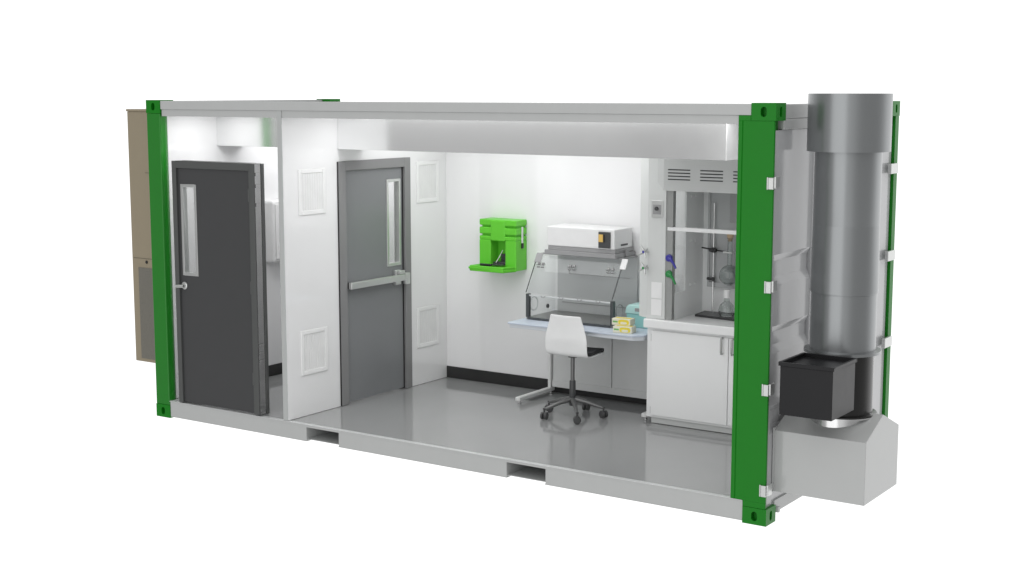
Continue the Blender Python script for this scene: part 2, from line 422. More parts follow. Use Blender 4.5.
# ================================================================== VENTS (four, on the partition)
def make_vent():
    v = thing('wall_vent', '', 'vent', (XP, .36, 2.10), 'square white vents on the partition')
    w, h = .172, .195; ox, oy, oz = XP, .36, 2.10
    b = MB(); t = .036
    b.box(ox+.0005, ox+.010, oy-w, oy-w+t, oz-h, oz+h).box(ox+.0005, ox+.010, oy+w-t, oy+w, oz-h, oz+h)
    b.box(ox+.0005, ox+.010, oy-w+t, oy+w-t, oz-h, oz-h+t).box(ox+.0005, ox+.010, oy-w+t, oy+w-t, oz+h-t, oz+h)
    b.build('vent_frame', 'vent_white', v, .004)
    # pleated filter
    n = 9; yy0, yy1 = oy-w+t+.001, oy+w-t-.001
    pr = []
    for i in range(2*n+1): pr.append((ox+(.0015 if i % 2 else .0045), yy0+(yy1-yy0)*i/(2*n)))
    pr += [(ox+.0006, yy1), (ox+.0006, yy0)]
    MB().prism(pr, 'z', oz-h+t+.001, oz+h-t-.001).build('pleated_filter', 'filter', v)
    return v
v0 = make_vent()
spots = [(.364, 2.103, 'upper vent left of the grey inner door near the partition edge'),
         (.356, .712, 'lower vent left of the grey inner door near the partition edge'),
         (1.998, 2.104, 'upper vent between the grey inner door and the back wall'),
         (1.990, .709, 'lower vent between the grey inner door and the back wall')]
for i, (y, z, lab) in enumerate(spots):
    v = v0 if i == 0 else copy_tree(v0)
    v.location = (XP, y, z); v['label'] = lab

# ================================================================== EYEWASH
ew = thing('eyewash_station', 'bright green plastic eyewash station mounted on the white back wall', 'eyewash station', (2.365, 2.2, 1.27))
ex0, ex1, ey, eb = 2.156, 2.575, 2.113, BY-.0015
cx0, cx1 = 2.287, 2.452
b = MB()
def ringbox(xa, xb, ya, z0, z1): b.box(xa, xb, ya, eb, z0, z1)
ringbox(ex0, ex1, ey, 1.708, 1.766)
ringbox(ex0+.014, ex1-.014, ey+.022, 1.690, 1.710)
ringbox(ex0, ex1, ey, 1.626, 1.692)
ringbox(ex0+.014, ex1-.014, ey+.022, 1.606, 1.628)
ringbox(ex0, ex1, ey, 1.572, 1.610)
ringbox(cx0, cx1, ey-.004, 1.566, 1.762)
wt = b.build('water_tank', 'eye_green', ew, .012, 3)
b = MB()
b.box(ex0, cx0, ey, eb, 1.290, 1.573).box(cx1, ex1, ey, eb, 1.290, 1.573).box(cx0-.01, cx1+.01, ey+.13, eb-.001, 1.291, 1.572)
b.build('lower_body', 'eye_green', ew, .008, 3)
# basin: floor with a raised rim flaring forward
b = MB()
out = [(ex0-.018, 1.975), (ex1-.055, 1.975), (ex1-.004, ey+.02), (ex0+.004, ey+.02)]
b.prism(out, 'z', 1.2840, 1.3160)
b.prism([(ex0-.018, 1.975), (ex1-.055, 1.975), (ex1-.066, 1.998), (ex0+.004, 1.998)], 'z', 1.3160, 1.3380)
b.prism([(ex1-.055, 1.975), (ex1-.004, ey+.02), (ex1-.034, ey+.02), (ex1-.080, 1.99)], 'z', 1.3165, 1.3385)
b.prism([(ex0-.018, 1.975), (ex0+.004, ey+.02), (ex0+.034, ey+.02), (ex0+.010, 1.99)], 'z', 1.3165, 1.3385)
b.build('basin', 'eye_green', ew, .008, 3)
b = MB().box(2.325, 2.445, 2.06, 2.125, 1.3400, 1.3520).box(2.300, 2.445, ey+.02, ey+.10, 1.3400, 1.3660)
b.box(2.335, 2.445, ey+.10, ey+.125, 1.3510, 1.4360)
b.build('spray_arm', 'dark_plas', ew, .005)
b = MB().tube([(2.236, 2.018, 1.346), (2.36, 2.018, 1.346)], .012, 10)
b.build('spray_head', 'black_plas', ew)
MB().tube([(2.345, ey+.005, 1.36), (2.365, ey+.03, 1.41), (2.385, ey+.06, 1.475)], .0042, 8).build('water_hose', 'satin', ew)
MB().box(ex1+.0006, ex1+.010, 2.200, 2.222, 1.55, 1.702).build('strap', 'white_plas', ew, .003)
MB().box(ex1+.0006, ex1+.014, 2.196, 2.226, 1.50, 1.549).build('strap_buckle', 'black_plas', ew, .004)

# ================================================================== BENCH
TZ = .915
bn = thing('lab_bench', 'pale blue topped lab bench with white C shaped legs against the back wall', 'table', (3.55, 1.95, FZ))
tx0, tx1, ty0 = 2.852, 4.205, 1.552
top = [(tx0+.012, ty0), (tx1-.07, ty0), (tx1, ty0+.07), (tx1, BY-.006), (tx0, BY-.006), (tx0, ty0+.012)]
MB().prism(top, 'z', TZ-.014, TZ).build('bench_top', 'bench_top', bn, .003)
inner = [(tx0+.02, ty0+.012), (tx1-.075, ty0+.012), (tx1-.008, ty0+.078), (tx1-.008, BY-.01), (tx0+.02, BY-.01)]
MB().prism(inner, 'z', TZ-.048, TZ-.0145).build('top_frame', 'bench_edge', bn, .004)
for x0 in (2.866, 4.125):
    lg = MB().box(x0+.012, x0+.042, 2.195, 2.265, .215, TZ-.049).build('leg', 'bench_metal', bn, .004)
    yf = 1.665 if x0 < 3 else 1.735
    MB().box(x0, x0+.05, yf, 2.265, .178, .2145).build('foot', 'bench_metal', lg, .008, 3)
    for y in (yf+.035, 2.23): MB().lathe((x0+.025, y), [(.018, FZ+.0006), (.018, FZ+.010), (.008, FZ+.012), (.008, .1775)], 14).build('leveller', 'chrome', lg)
bx('back_panel', 'bench_panel', bn, 2.9165, 3.545, 2.225, 2.245, .225, TZ-.049)
bx('back_panel', 'bench_panel', bn, 3.553, 4.1245, 2.225, 2.245, .225, TZ-.049)
bx('panel_rail', 'bench_panel', bn, 2.9165, 4.1245, 2.212, 2.2245, .222, .285)

# ================================================================== FILTERED ENCLOSURE
en = thing('fume_enclosure', 'clear acrylic balance enclosure with white blower box on top standing on the bench', 'fume enclosure', (3.36, 2.03, TZ))
qx0, qx1, qy0, qy1 = 2.905, 3.805, 1.790, 2.272
zt0 = TZ+.001
MB().box(qx0, qx1, qy0, qy1, zt0, zt0+.020).build('base_tray', 'tray', en, .003)
MB().box(qx0+.02, qx1-.02, qy0-.008, qy0-.0005, zt0+.001, zt0+.022).build('front_sill', 'post_dark', en, .002)
for x in (qx0-.004, qx1-.026):
    MB().box(x, x+.030, qy0-.006, qy0+.034, zt0+.0205, 1.150).build('front_post', 'post_dark', en, .003)
ZS = 1.492
side = [(qy0+.035, zt0+.021), (qy1-.002, zt0+.021), (qy1-.002, ZS), (1.985, ZS), (qy0+.008, 1.158), (qy0+.035, 1.152)]
for x in (qx0, qx1-.006):
    sp = MB().prism(side, 'x', x, x+.006).build('side_panel', 'acrylic', en)
    b = MB()
    for k in range(25):
        pass
    b.tube([(x+.003, qy0+.12+.062*math.cos(a*PI/12), 1.045+.062*math.sin(a*PI/12)) for a in range(25)], .0045, 6)
    b.build('glove_ring', 'acryl_edge' if x < 3 else 'plenum', sp)
    b = MB().lathe((0, 0), [(.020, 0), (.020, .010), (.010, .012)], 16)
    bmesh.ops.transform(b.bm, matrix=Matrix.Translation((x+.0065, 2.13, .995)) @ Matrix.Rotation(PI/2, 4, 'Y'), verts=b.bm.verts)
    b.build('cable_gland', 'dark_plas', sp)
MB().box(qx0+.03, qx1-.03, qy0+.004, qy0+.010, zt0+.021, 1.128).build('front_panel', 'acrylic', en)
b = MB().box(qx0+.027, qx1-.027, qy0+.002, qy0+.014, 1.1285, 1.142)
b.build('front_rail', 'acryl_edge', en, .002)
for k in range(4):
    x = qx0+.18+k*.19; MB().tube([(x-.022, qy0-.001, 1.142), (x-.012, qy0-.006, 1.128), (x+.012, qy0-.006, 1.128), (x+.022, qy0-.001, 1.142)], .004, 6).build('rail_clip', 'plenum', en)
# tilted sash
def tilt(x0, x1, s0, s1, t0, t1):
    a = Vector((0, qy0-.006, 1.160)); e = Vector((0, 1.985, 1.497)); d = (e-a); ln = d.length; d.normalize(); n = Vector((0, -d.z, d.y))
    pts = []
    return [(a+d*(ln*s)+n*t) for s, t in ((s0, t0), (s1, t0), (s1, t1), (s0, t1))], x0, x1
def tbox(b, *a):
    p, x0, x1 = tilt(*a); b.prism([(q.y, q.z) for q in p], 'x', x0, x1)
b = MB(); tbox(b, qx0+.001, qx1-.001, 0, .96, .002, .007); sash = b.build('tilting_sash', 'acrylic', en)
for xa, xb in ((qx0-.001, qx0+.004), (qx1-.008, qx1)):
    b = MB(); tbox(b, xa, xb, .0, .96, .0005, .0085); b.build('sash_edge', 'post_dark', sash)
b = MB(); tbox(b, qx0-.006, qx0+.062, .76, 1.0, .0095, .016); b.build('sash_handle', 'plenum', sash, .003)
b = MB(); tbox(b, qx1-.015, qx1+.045, .74, 1.0, .0095, .018); b.build('sash_handle', 'white_plas', sash, .006)
for x in (qx0+.075, 3.36-.05, qx1-.10):
    b = MB()
    for dx in (-.032, .010): tbox(b, x+dx, x+dx+.024, .70, .755, .009, .020); tbox(b, x+dx-.004, x+dx+.028, .63, .66, .009, .016)
    tbox(b, x-.04, x+.042, .675, .692, .020, .026)
    b.build('sash_hinge', 'chair_grey', sash, .002)
# back panel, plenum, blower
MB().box(qx0+.03, qx1-.03, qy1-.0015, qy1+.010, zt0+.021, ZS).build('back_panel', 'encl_back', en)
bp = [k for k in kids(en) if k.name.startswith('back_panel')][0]
b = MB().box(3.06, 3.70, qy1-.008, qy1-.002, 1.29, 1.295).box(3.06, 3.066, qy1-.008, qy1-.002, 1.295, 1.37).box(2.99, 3.72, qy1-.008, qy1-.002, 1.02, 1.026)
b.build('baffle_line', 'plenum', bp)
b = MB().box(2.93, 3.775, 1.99, qy1+.008, ZS+.0005, ZS+.012).box(3.01, 3.745, 1.925, 2.285, ZS+.0125, ZS+.052).box(3.035, 3.73, 1.945, 2.275, ZS+.0525, ZS+.088)
b.build('plenum', 'plenum', en, .003)
bl = MB().box(3.026, 3.728, 1.940, 2.262, ZS+.0885, 1.757).build('blower_box', 'blower_white', en, .010, 3)
cp = MB().box(3.570, 3.690, 1.926, 1.9395, 1.592, 1.735).build('control_panel', 'dark_plas', bl, .004)
MB().box(3.575, 3.620, 1.922, 1.9255, 1.645, 1.712).build('screen', 'screen', cp, .001)
MB().box(3.623, 3.640, 1.9225, 1.9255, 1.645, 1.712).build('key_strip', 'black_plas', cp, .001)
MB().box(3.7285, 3.732, 2.05, 2.17, 1.606, 1.622).build('card_slot', 'dark_plas', bl, .001)
MB().box(3.746, 3.762, 2.10, 2.14, ZS+.02, ZS+.075).build('latch', 'plenum', en, .002)

# teal bin + glove boxes
tb = thing('plastic_bin', 'teal plastic bin with pale lid standing between the enclosure and the hood', 'bin', (3.99, 2.0, TZ))
ax, ay = 3.868, 1.92
b = MB().prism([(ax+.005, TZ+.001), (ax+.29, TZ+.001), (ax+.30, 1.035), (ax-.008, 1.035)], 'y', ay+.005, ay+.21)
b.build('bin_body', 'teal', tb, .008, 3)
b = MB().prism([(ax-.016, 1.0355), (ax+.308, 1.0355), (ax+.300, 1.095), (ax+.285, 1.115), (ax+.02, 1.115), (ax-.004, 1.095)], 'y', ay-.004, ay+.22)
b.build('bin_lid', 'teal_lid', tb, .008, 3)
MB().box(ax+.085, ax+.155, ay-.008, ay-.0042, 1.06, 1.09).build('lid_latch', 'plenum', tb, .001)

def glove_box(z, ox, oy, ang, lab):
    g = thing('glove_box', lab, 'box', (ox, oy, z), 'stacked disposable glove cartons')
    g.rotation_euler = (0, 0, ang)
    def lb(b, n, m, p, bev): 
        o = b.build(n, m, None, bev); o.parent = p; return o
    w, d, h = .172, .105, .056
    lb(MB().box(0, w, 0, d, 0, h), 'carton', 'card', g, .002)
    # printed oval and stripe on the front
    pr = [(.110+.050*math.copysign(abs(math.cos(a*PI/14))**.55, math.cos(a*PI/14)), .028+.022*math.copysign(abs(math.sin(a*PI/14))**.7, math.sin(a*PI/14))) for a in range(28)]
    lb(MB().prism(pr, 'y', -.0012, -.0004), 'front_print', 'yellow', g, 0)
    lb(MB().prism([(.110+(x-.110)*.6, .020+(z_-.028)*.5) for x, z_ in pr], 'y', -.0020, -.0013), 'front_label', 'card', g, 0)
    lb(MB().box(.010, .055, -.0012, -.0004, .022, .036), 'side_print', 'card_green', g, 0)
    lb(MB().box(.02, .16, .03, .075, h+.0004, h+.0012), 'tissue_slot', 'yellow', g, 0)
    return g
glove_box(TZ+.001, 3.915, 1.600, .14, 'lower yellow and cream glove carton at the right front of the bench')
glove_box(TZ+.0585, 3.875, 1.650, .10, 'upper yellow and cream glove carton topmost of its stack on the bench')

# ================================================================== CHAIR
ch = thing('office_chair', 'white shell swivel chair with charcoal seat pad on five casters', 'chair', (3.57, 1.51, FZ))
CR = math.radians(1)
ch.rotation_euler = (0, 0, CR)
def lp(b, n, m, p, bev=0, seg=2):
    o = b.build(n, m, None, bev, seg); o.parent = p; return o
# profile (forward y, height above floor, half width)
prof = [(.252, .522, .155), (.235, .541, .184), (.18, .550, .203), (.10, .548, .207), (.02, .542, .208), (-.05, .543, .209), (-.098, .554, .209), (-.116, .580, .209), (-.122, .630, .209), (-.124, .690, .208), (-.122, .735, .202), (-.122, .790, .185), (-.125, .850, .166), (-.130, .890, .154), (-.131, .908, .150)]
def shell(off, k, lo, hi):
    rows = []
    for i in range(lo, hi):
        y, z, hw = prof[i]
        y2, z2, _ = prof[min(i+1, len(prof)-1)]; y1, z1, _ = prof[max(i-1, 0)]
        t = Vector((y2-y1, z2-z1)).normalized(); n = Vector((-t.y, t.x))
        if n.y < 0 and i < 5: n = -n
        n = Vector((t.y, -t.x))
        row = []
        for j in range(13):
            u = -1+2*j/12
            dish = .016*(1-u*u) if i >= 9 else .006*(1-u*u)
            q = Vector((y, z))+n*(off - dish if i < 6 else off-dish*1.0)
            row.append((u*hw*k, q.x, q.y))
        rows.append(row)
    return rows
def sheet(rows_a, rows_b):
    b = MB()
    A = [[b.bm.verts.new(p) for p in r] for r in rows_a]; B = [[b.bm.verts.new(p) for p in r] for r in rows_b]
    n, m_ = len(A), len(A[0])
    for i in range(n-1):
        for j in range(m_-1):
            b.poly([A[i][j], A[i+1][j], A[i+1][j+1], A[i][j+1]], True); b.poly([B[i][j], B[i][j+1], B[i+1][j+1], B[i+1][j]], True)
    for i in range(n-1):
        b.poly([A[i][0], B[i][0], B[i+1][0], A[i+1][0]]); b.poly([A[i][-1], A[i+1][-1], B[i+1][-1], B[i][-1]])
    for j in range(m_-1):
        b.poly([A[0][j], A[0][j+1], B[0][j+1], B[0][j]]); b.poly([A[-1][j], B[-1][j], B[-1][j+1], A[-1][j+1]])
    return b
N = len(prof)
so_ = lp(sheet(shell(0, 1, 0, N), shell(.012, 1, 0, N)), 'seat_shell', 'chair_white', ch)
sb = so_.modifiers.new('smooth', 'SUBSURF'); sb.levels = 1; sb.render_levels = 2
pad = lp(sheet(shell(.018, .95, 0, 7), shell(.045, .92, 0, 7)), 'seat_pad', 'chair_pad', ch, .004)
lp(MB().lathe((0, 0), [(.016, .23), (.018, .232), (.018, .53)], 20), 'gas_column', 'chair_grey', ch)
lp(MB().lathe((0, 0), [(.026, .10), (.029, .105), (.027, .315), (.022, .322), (.012, .323)], 20), 'column_shroud', 'dark_plas', ch)
lp(MB().box(-.035, .035, -.02, .09, .522, .538), 'seat_plate', 'dark_plas', ch, .004)
for a in (-121, -50, 23, 95, 171):
    ang = math.radians(a)-CR; ca, sa = math.cos(ang), math.sin(ang)
    pts_ = [(.02*ca, .02*sa, .155), (.12*ca, .12*sa, .135), (.22*ca, .22*sa, .104), (.272*ca, .272*sa, .088)]
    lp(MB().tube(pts_, .02, 12, [.023, .019, .015, .012]), 'base_arm', 'chair_grey', ch)
    wx, wy = .272*ca, .272*sa
    cs = MB().lathe((wx, wy), [(.008, .058), (.008, .088), (.014, .092), (.014, .100), (.006, .102)], 12)
    t_ = math.radians(a*1.7+30); ux, uy = math.cos(t_), math.sin(t_)
    c0 = lp(cs, 'caster', 'caster', ch)
    b = MB()
    for s in (-1, 1):
        p0 = Vector((wx+ux*.006*s, wy+uy*.006*s, .0335)); p1 = Vector((wx+ux*.030*s, wy+uy*.030*s, .0335))
        b.tube([p0, p0.lerp(p1, .1), p0.lerp(p1, .8), p1], .033, 20, [.027, .033, .033, .026])
    lp(b, 'wheel', 'caster', c0)
    lp(MB().box(-.03, .03, -.018, .018, .0, .02, Matrix.Translation((wx, wy, .046)) @ Matrix.Rotation(t_, 4, 'Z')), 'caster_hood', 'caster', c0, .006)

# ================================================================== FUME HOOD
fh = thing('fume_hood', 'tall light grey fume hood with white base cabinet standing behind the right green post', 'fume hood', (4.97, 1.95, FZ))
hx0, hx1 = 4.216, 5.73; hc = (hx0+hx1)/2
MB().box(hx0, hx1, 1.662, 2.282, .212, .984).build('cabinet_body', 'hood_white', fh, .002)
bx('toe_kick', 'hood_grey', fh, hx0+.03, hx1-.03, 1.695, 2.27, FZ+.001, .2115)
mid = 4.978
for i, (a, c) in enumerate(((4.266, mid-.003), (mid+.003, 2*hc-4.266))):
    cd = bx('cabinet_door', 'hood_white', fh, a, c, 1.640, 1.6615, .235, .962, .003)
    hxp = c-.048 if i == 0 else a+.040
    MB().tube([(hxp, 1.639, .830), (hxp, 1.612, .832), (hxp, 1.608, .845), (hxp, 1.608, .945), (hxp, 1.612, .958), (hxp, 1.639, .960)], .0085, 10).build('bar_handle', 'track', cd)
    for z in (.245, .87): MB().box(a-.010 if i == 0 else c+.0015, a-.0015 if i == 0 else c+.010, 1.648, 1.661, z, z+.06).build('hinge', 'satin', cd, .002)
MB().box(hx0-.012, hx1+.012, 1.605, 2.282, .985, 1.062).build('work_top', 'hood_white', fh, .010, 3)
ux0, ux1 = 4.140, hx1+.105
HT = 2.70
def column(sgn):
    f = (lambda x: x) if sgn > 0 else (lambda x: 2*hc-x)
    b = MB()
    b.prism([(f(4.112), 1.700), (f(4.222), 1.640), (f(4.388), 1.640), (f(4.388), 1.71), (f(4.140), 1.725)], 'z', 1.063, HT)
    return b
col_l = column(1).build('corner_column', 'hood_grey', fh, .004)
col_r = column(-1).build('corner_column', 'hood_grey', fh, .004)
def jamb(sgn):
    f = (lambda x: x) if sgn > 0 else (lambda x: 2*hc-x)
    a, c = sorted((f(4.389), f(4.448)))
    return MB().box(a, c, 1.648, 1.70, 1.063, 2.16)
jb = jamb(1).build('sash_track', 'track', fh, .002); jamb(-1).build('sash_track', 'track', fh, .002)
# header panel with clipped lower corners and three rows of slots
hz = 2.146; xl, xr = 4.310, 2*hc-4.310
yh = 1.606
b = MB().box(xl+.07, xr-.07, yh, 1.6393, hz, HT)
for f in ((lambda x: x), (lambda x: 2*hc-x)):
    A = [(xl+.07, yh, HT), (xl+.07, yh, hz), (xl, 1.632, hz+.07), (xl, 1.632, HT)]; B = [(x, 1.6393, z) for x, y, z in A]
    A = [b.bm.verts.new((f(x), y, z)) for x, y, z in A]; B = [b.bm.verts.new((f(x), y, z)) for x, y, z in B]
    b.poly(A)
    for i in (1, 2, 3): b.poly([A[i], A[(i+1) % 4], B[(i+1) % 4], B[i]])
hd = b.build('header_panel', 'hood_shaded', fh)
b = MB().box(xl+.075, xr-.075, 1.640, 1.72, hz+.002, hz+.02); b.build('header_return', 'hood_grey', hd)
for k in range(4):
    x0 = 4.419+k*.293
    b = MB()
    for r in range(4): b.box(x0, x0+.203, yh-.0016, yh+.001, 2.236+r*.0265, 2.236+r*.0265+.0095)  # dark bars on the face stand in for shade inside the slots
    b.build('vent_slots', 'slot', hd)
# sides, liner, windows
def side_panel(x0, x1, wy1):
    b = MB(); wy0, wz0, wz1 = 1.705, 1.285, 2.20
    ys = 1.702 if wy1 < 2.27 else 1.728
    b.box(x0, x1, ys, wy1, 1.063, wz0).box(x0, x1, ys, wy1, wz1, HT)
    if wy1 < 2.27: b.box(x0, x1, wy1, 2.282, 1.063, HT)
    return b
for sgn in (1, -1):
    f = (lambda x: x) if sgn > 0 else (lambda x: 2*hc-x)
    a, c = sorted((f(4.142), f(4.156))); MB().box(a, c, 1.728, 2.282, 1.063, 1.285).build('outer_side', 'hood_grey', fh)
    a, c = sorted((f(4.436), f(4.450)))
    ls = side_panel(a, c, 1.888).build('liner_side', 'hood_liner', fh)
    a, c = sorted((f(4.441), f(4.445))); MB().box(a, c, 1.703, 1.887, 1.286, 2.199).build('side_window', 'sheet_glass', ls)
    for y in (1.98, 2.06):
        for z in (1.33, 1.70, 2.08):
            q = MB().lathe((0, 0), [(.010, 0), (.010, .004), (.004, .007)], 10)
            bmesh.ops.transform(q.bm, matrix=Matrix.Translation((f(4.4505), y, z)) @ Matrix.Rotation(sgn*PI/2, 4, 'Y'), verts=q.bm.verts)
            q.build('screw_cap', 'white_plas', ls)
il, ir = 4.4505, 2*hc-4.4505
MB().box(il, ir, 2.215, 2.282, 1.063, HT).build('liner_back', 'hood_liner', fh)
MB().box(il, ir, 1.74, 2.2145, 2.30, 2.315).build('liner_top', 'hood_liner', fh)
b = MB().box(4.555, 2*hc-4.555, 2.135, 2.150, 1.345, 2.29).box(4.535, 4.5545, 2.125, 2.160, 1.30, 2.29).box(2*hc-4.5545, 2*hc-4.535, 2.125, 2.160, 1.30, 2.29).box(4.555, 2*hc-4.555, 2.125, 2.160, 1.300, 1.3445)
b.build('baffle', 'baffle', fh, .002)
MB().box(4.74, 2*hc-4.74, 2.120, 2.1345, 1.86, 2.28).build('baffle_plate', 'plenum', fh, .002)
# sash
MB().box(4.452, 2*hc-4.452, 1.672, 1.678, 1.845, 2.144).build('sash_glass', 'sheet_glass', fh)
b = MB().box(4.398, 2*hc-4.398, 1.655, 1.6475, 1.812, 1.842).box(4.449, 2*hc-4.449, 1.656, 1.690, 1.812, 1.8445)
b.build('sash_bar', 'hood_white', fh, .003)
# switch, plates, valves
sw = MB().box(4.256, 4.360, 1.630, 1.6395, 1.918, 2.060).build('switch_plate', 'satin', fh, .003)
MB().box(4.272, 4.346, 1.626, 1.6295, 1.945, 2.025).build('switch_face', 'plenum', sw, .002)
b = MB().lathe((0, 0), [(.017, 0), (.015, .016), (.008, .018)], 16)
bmesh.ops.transform(b.bm, matrix=Matrix.Translation((4.309, 1.626, 1.992)) @ Matrix.Rotation(PI/2, 4, 'X'), verts=b.bm.verts)
b.build('switch_knob', 'dark_plas', sw)
bx('blank_plate', 'vent_white', fh, 4.262, 4.362, 1.634, 1.6395, 1.238, 1.375, .002)
bx('blank_plate', 'vent_white', fh, 4.262, 4.362, 1.634, 1.6395, 1.095, 1.232, .002)
nrm = Vector((-.25, -.97, 0)).normalized()
for z, c in ((1.628, 'blue'), (1.492, 'kgreen')):
    o = Vector((4.222, 1.6405, z)); b = MB()
    b.tube([o, o+nrm*.045], .010, 10)
    e = o+nrm*.045; sx = Vector((-nrm.y, nrm.x, 0))
    for k in range(4):
        a = PI/4*0+.5+k*PI/2; d = sx*math.cos(a)+Vector((0, 0, 1))*math.sin(a)
        b.tube([e, e+d*.03+nrm*.004, e+d*.056+nrm*.014], .009, 8, [.013, .010, .007])
    kn = b.build('valve_knob', 'satin', fh)
    b = MB().tube([e+nrm*.002, e+nrm*.013], .012, 12); b.build('valve_cap', c, kn)
for z, c in ((1.585, 'blue'), (1.452, 'kgreen')):
    b = MB(); o = Vector((4.424, 1.6475, z))
    b.tube([o, o+Vector((0, -.006, 0)), o+Vector((0, -.022, 0)), o+Vector((0, -.024, 0))], .03, 18, [.030, .032, .028, .022])
    b.tube([o+Vector((.0, -.018, 0)), o+Vector((.030, -.034, -.008)), o+Vector((.055, -.036, -.040)), o+Vector((.078, -.036, -.080))], .012, 10, [.012, .014, .011, .008])
    b.build('lever_valve', c, jb)

# retort stand, clamp, flasks
rs = thing('retort_stand', 'dark retort stand with steel rod and clamps on the hood worktop', 'retort stand', (4.66, 2.05, 1.063))
b = MB().prism([(4.515, 1.945), (5.01, 1.880), (5.01, 2.13), (4.49, 2.18)], 'z', 1.0635, 1.082); b.build('base_plate', 'iron', rs, .004)
RX, RY = 4.606, 2.098
MB().tube([(RX, RY, 1.0825), (RX, RY, 2.02)], .007, 12).build('rod', 'chrome', rs)
FX, FY = 4.800, 2.01
zc = 1.622
b = MB().lathe((RX, RY), [(.014, zc-.022), (.018, zc-.018), (.018, zc+.018), (.014, zc+.022)], 14)
b.tube([(RX-.03, RY-.015, zc), (RX+.035, RY-.02, zc)], .016, 12)
b.tube([(RX-.12, RY+.02, zc+.012), (RX+.03, RY-.01, zc), (FX-.03, FY+.015, zc)], .0065, 10)
cl = b.build('clamp', 'iron', rs)
b = MB().tube([(FX-.04, FY-.028, zc), (FX, FY-.034, zc), (FX+.03, FY-.028, zc)], .009, 8).tube([(FX-.04, FY+.034, zc), (FX, FY+.032, zc), (FX+.03, FY+.026, zc)], .009, 8)
b.tube([(FX-.042, FY-.03, zc), (FX-.042, FY+.034, zc)], .010, 8)
b.build('clamp_jaw', 'satin', cl)
zc2 = 1.372
b = MB().lathe((RX, RY), [(.012, zc2-.018), (.014, zc2+.018)], 12).tube([(RX-.05, RY-.01, zc2+.004), (RX+.02, RY-.012, zc2)], .012, 10)
b.build('clamp', 'iron', rs)
def flask_prof(cx, cy, zc_, r, rn, zn, wall=.004):
    pr = []
    for k in range(15):
        a = -PI/2+k*(PI/2+math.acos(rn/r)-.0)/14
        pr.append((max(.001, r*math.cos(a)), zc_+r*math.sin(a)))
    pr += [(rn, zn-.01), (rn+.004, zn)]
    inn = [(max(.0008, q-wall), z) for q, z in pr[::-1]]
    inn = [(q, max(z, zc_-r+wall) if q < r*.5 else z) for q, z in inn]
    return pr+inn
fl = thing('round_bottom_flask', 'round bottom glass flask with cork held by the stand clamp', 'flask', (FX, FY, 1.34))
MB().lathe((FX, FY), flask_prof(FX, FY, 1.428, .088, .022, 1.742), 36).build('flask_body', 'flask_glass', fl)
b = MB().lathe((FX, FY), [(.014, 1.715), (.0165, 1.715), (.021, 1.7435), (.026, 1.745), (.030, 1.785), (.020, 1.787)], 20); b.build('cork', 'cork', fl)
f2 = thing('glass_bottle', 'small clear glass flask with white neck standing on the stand base', 'flask', (FX-.015, FY-.01, 1.083))
MB().lathe((FX-.015, FY-.01), [(.001, 1.0835), (.055, 1.0835), (.066, 1.10), (.070, 1.135), (.058, 1.175), (.026, 1.205), (.024, 1.235), (.020, 1.235), (.022, 1.205), (.054, 1.172), (.066, 1.135), (.062, 1.103), (.052, 1.088), (.001, 1.088)], 32).build('flask_body', 'flask_glass', f2)
MB().lathe((FX-.015, FY-.01), [(.026, 1.2355), (.028, 1.237), (.027, 1.305), (.020, 1.308)], 24).build('flask_neck', 'white_plas', f2)

# ================================================================== EXHAUST STACK
PX, PY = 6.389, .466
es = thing('exhaust_stack', 'tall galvanised exhaust stack with black fan on a grey gabled plenum', 'exhaust stack', (PX, PY, .2))
yb0, yb1, ya, zb, ze, za = .142, .790, .462, .208, .640, .773
b = MB().prism([(yb0, zb), (yb1, zb), (yb1, ze), (ya, za), (yb0, ze)], 'x', L-.018, 6.698)
pl = b.build('plenum_box', 'plenum_out', es, .003)
b = MB().box(L-.020, L-.008, yb0-.012, yb1+.012, zb-.002, ze+.02)
b.build('wall_flange', 'plenum_out', pl, .001)
n = 48
MB().lathe((PX, PY), [(.217, .58), (.217, .742), (.250, .744), (.250, .754), (.10, .754)], n).build('base_collar', 'chrome', es)
MB().lathe((PX, PY), [(.20, .7545), (.246, .7545), (.246, .764), (.217, .768), (.215, 1.180), (.22, 1.1805)], n).build('fan_housing', 'stack_black', es)
b = MB().lathe((PX, PY), [(.20, 1.181), (.261, 1.181), (.261, 1.2), (.224, 1.203), (.222, 1.590), (.20, 1.5905)], n)
b.build('duct_pipe', 'galv', es)
b = MB().lathe((PX, PY), [(.20, 1.591), (.2240, 1.591), (.2240, 1.601), (.2245, 1.602), (.2235, 2.60), (.217, 2.60), (.23, 1.6)], n, cap=False)
b.build('duct_pipe', 'galv', es)
b = MB().lathe((PX, PY), [(.277, 2.556), (.279, 2.556), (.279, 2.942), (.272, 2.942), (.272, 2.56)], n, cap=False)
b.lathe((PX, PY), [(.22, 2.6), (.2725, 2.598), (.2725, 2.603), (.22, 2.606)], n, cap=False)
b.build('stack_sleeve', 'galv', es)
mx0, mx1, my0, my1, mz0, mz1 = 6.222, 6.586, -.205, .195, .840, 1.168
mb_ = MB().box(mx0, mx1, my0, my1, mz0, mz1).build('motor_box', 'motor_black', es, .003)
b = MB(); r_ = .010
b.box(mx0-r_, mx1+r_, my0-r_, my0+.006, mz1+.0005, mz1+.026).box(mx0-r_, mx1+r_, my1-.006, my1+r_, mz1+.0005, mz1+.026)
b.box(mx0-r_, mx0+.006, my0+.006, my1-.006, mz1+.0005, mz1+.026).box(mx1-.006, mx1+r_, my0+.006, my1-.006, mz1+.0005, mz1+.026)
b.build('rim', 'motor_black', mb_, .002)
MB().box(mx0+.06, mx1-.06, my1+.0005, .28, mz0+.03, mz1+.0).build('motor_bracket', 'motor_black', es, .003)

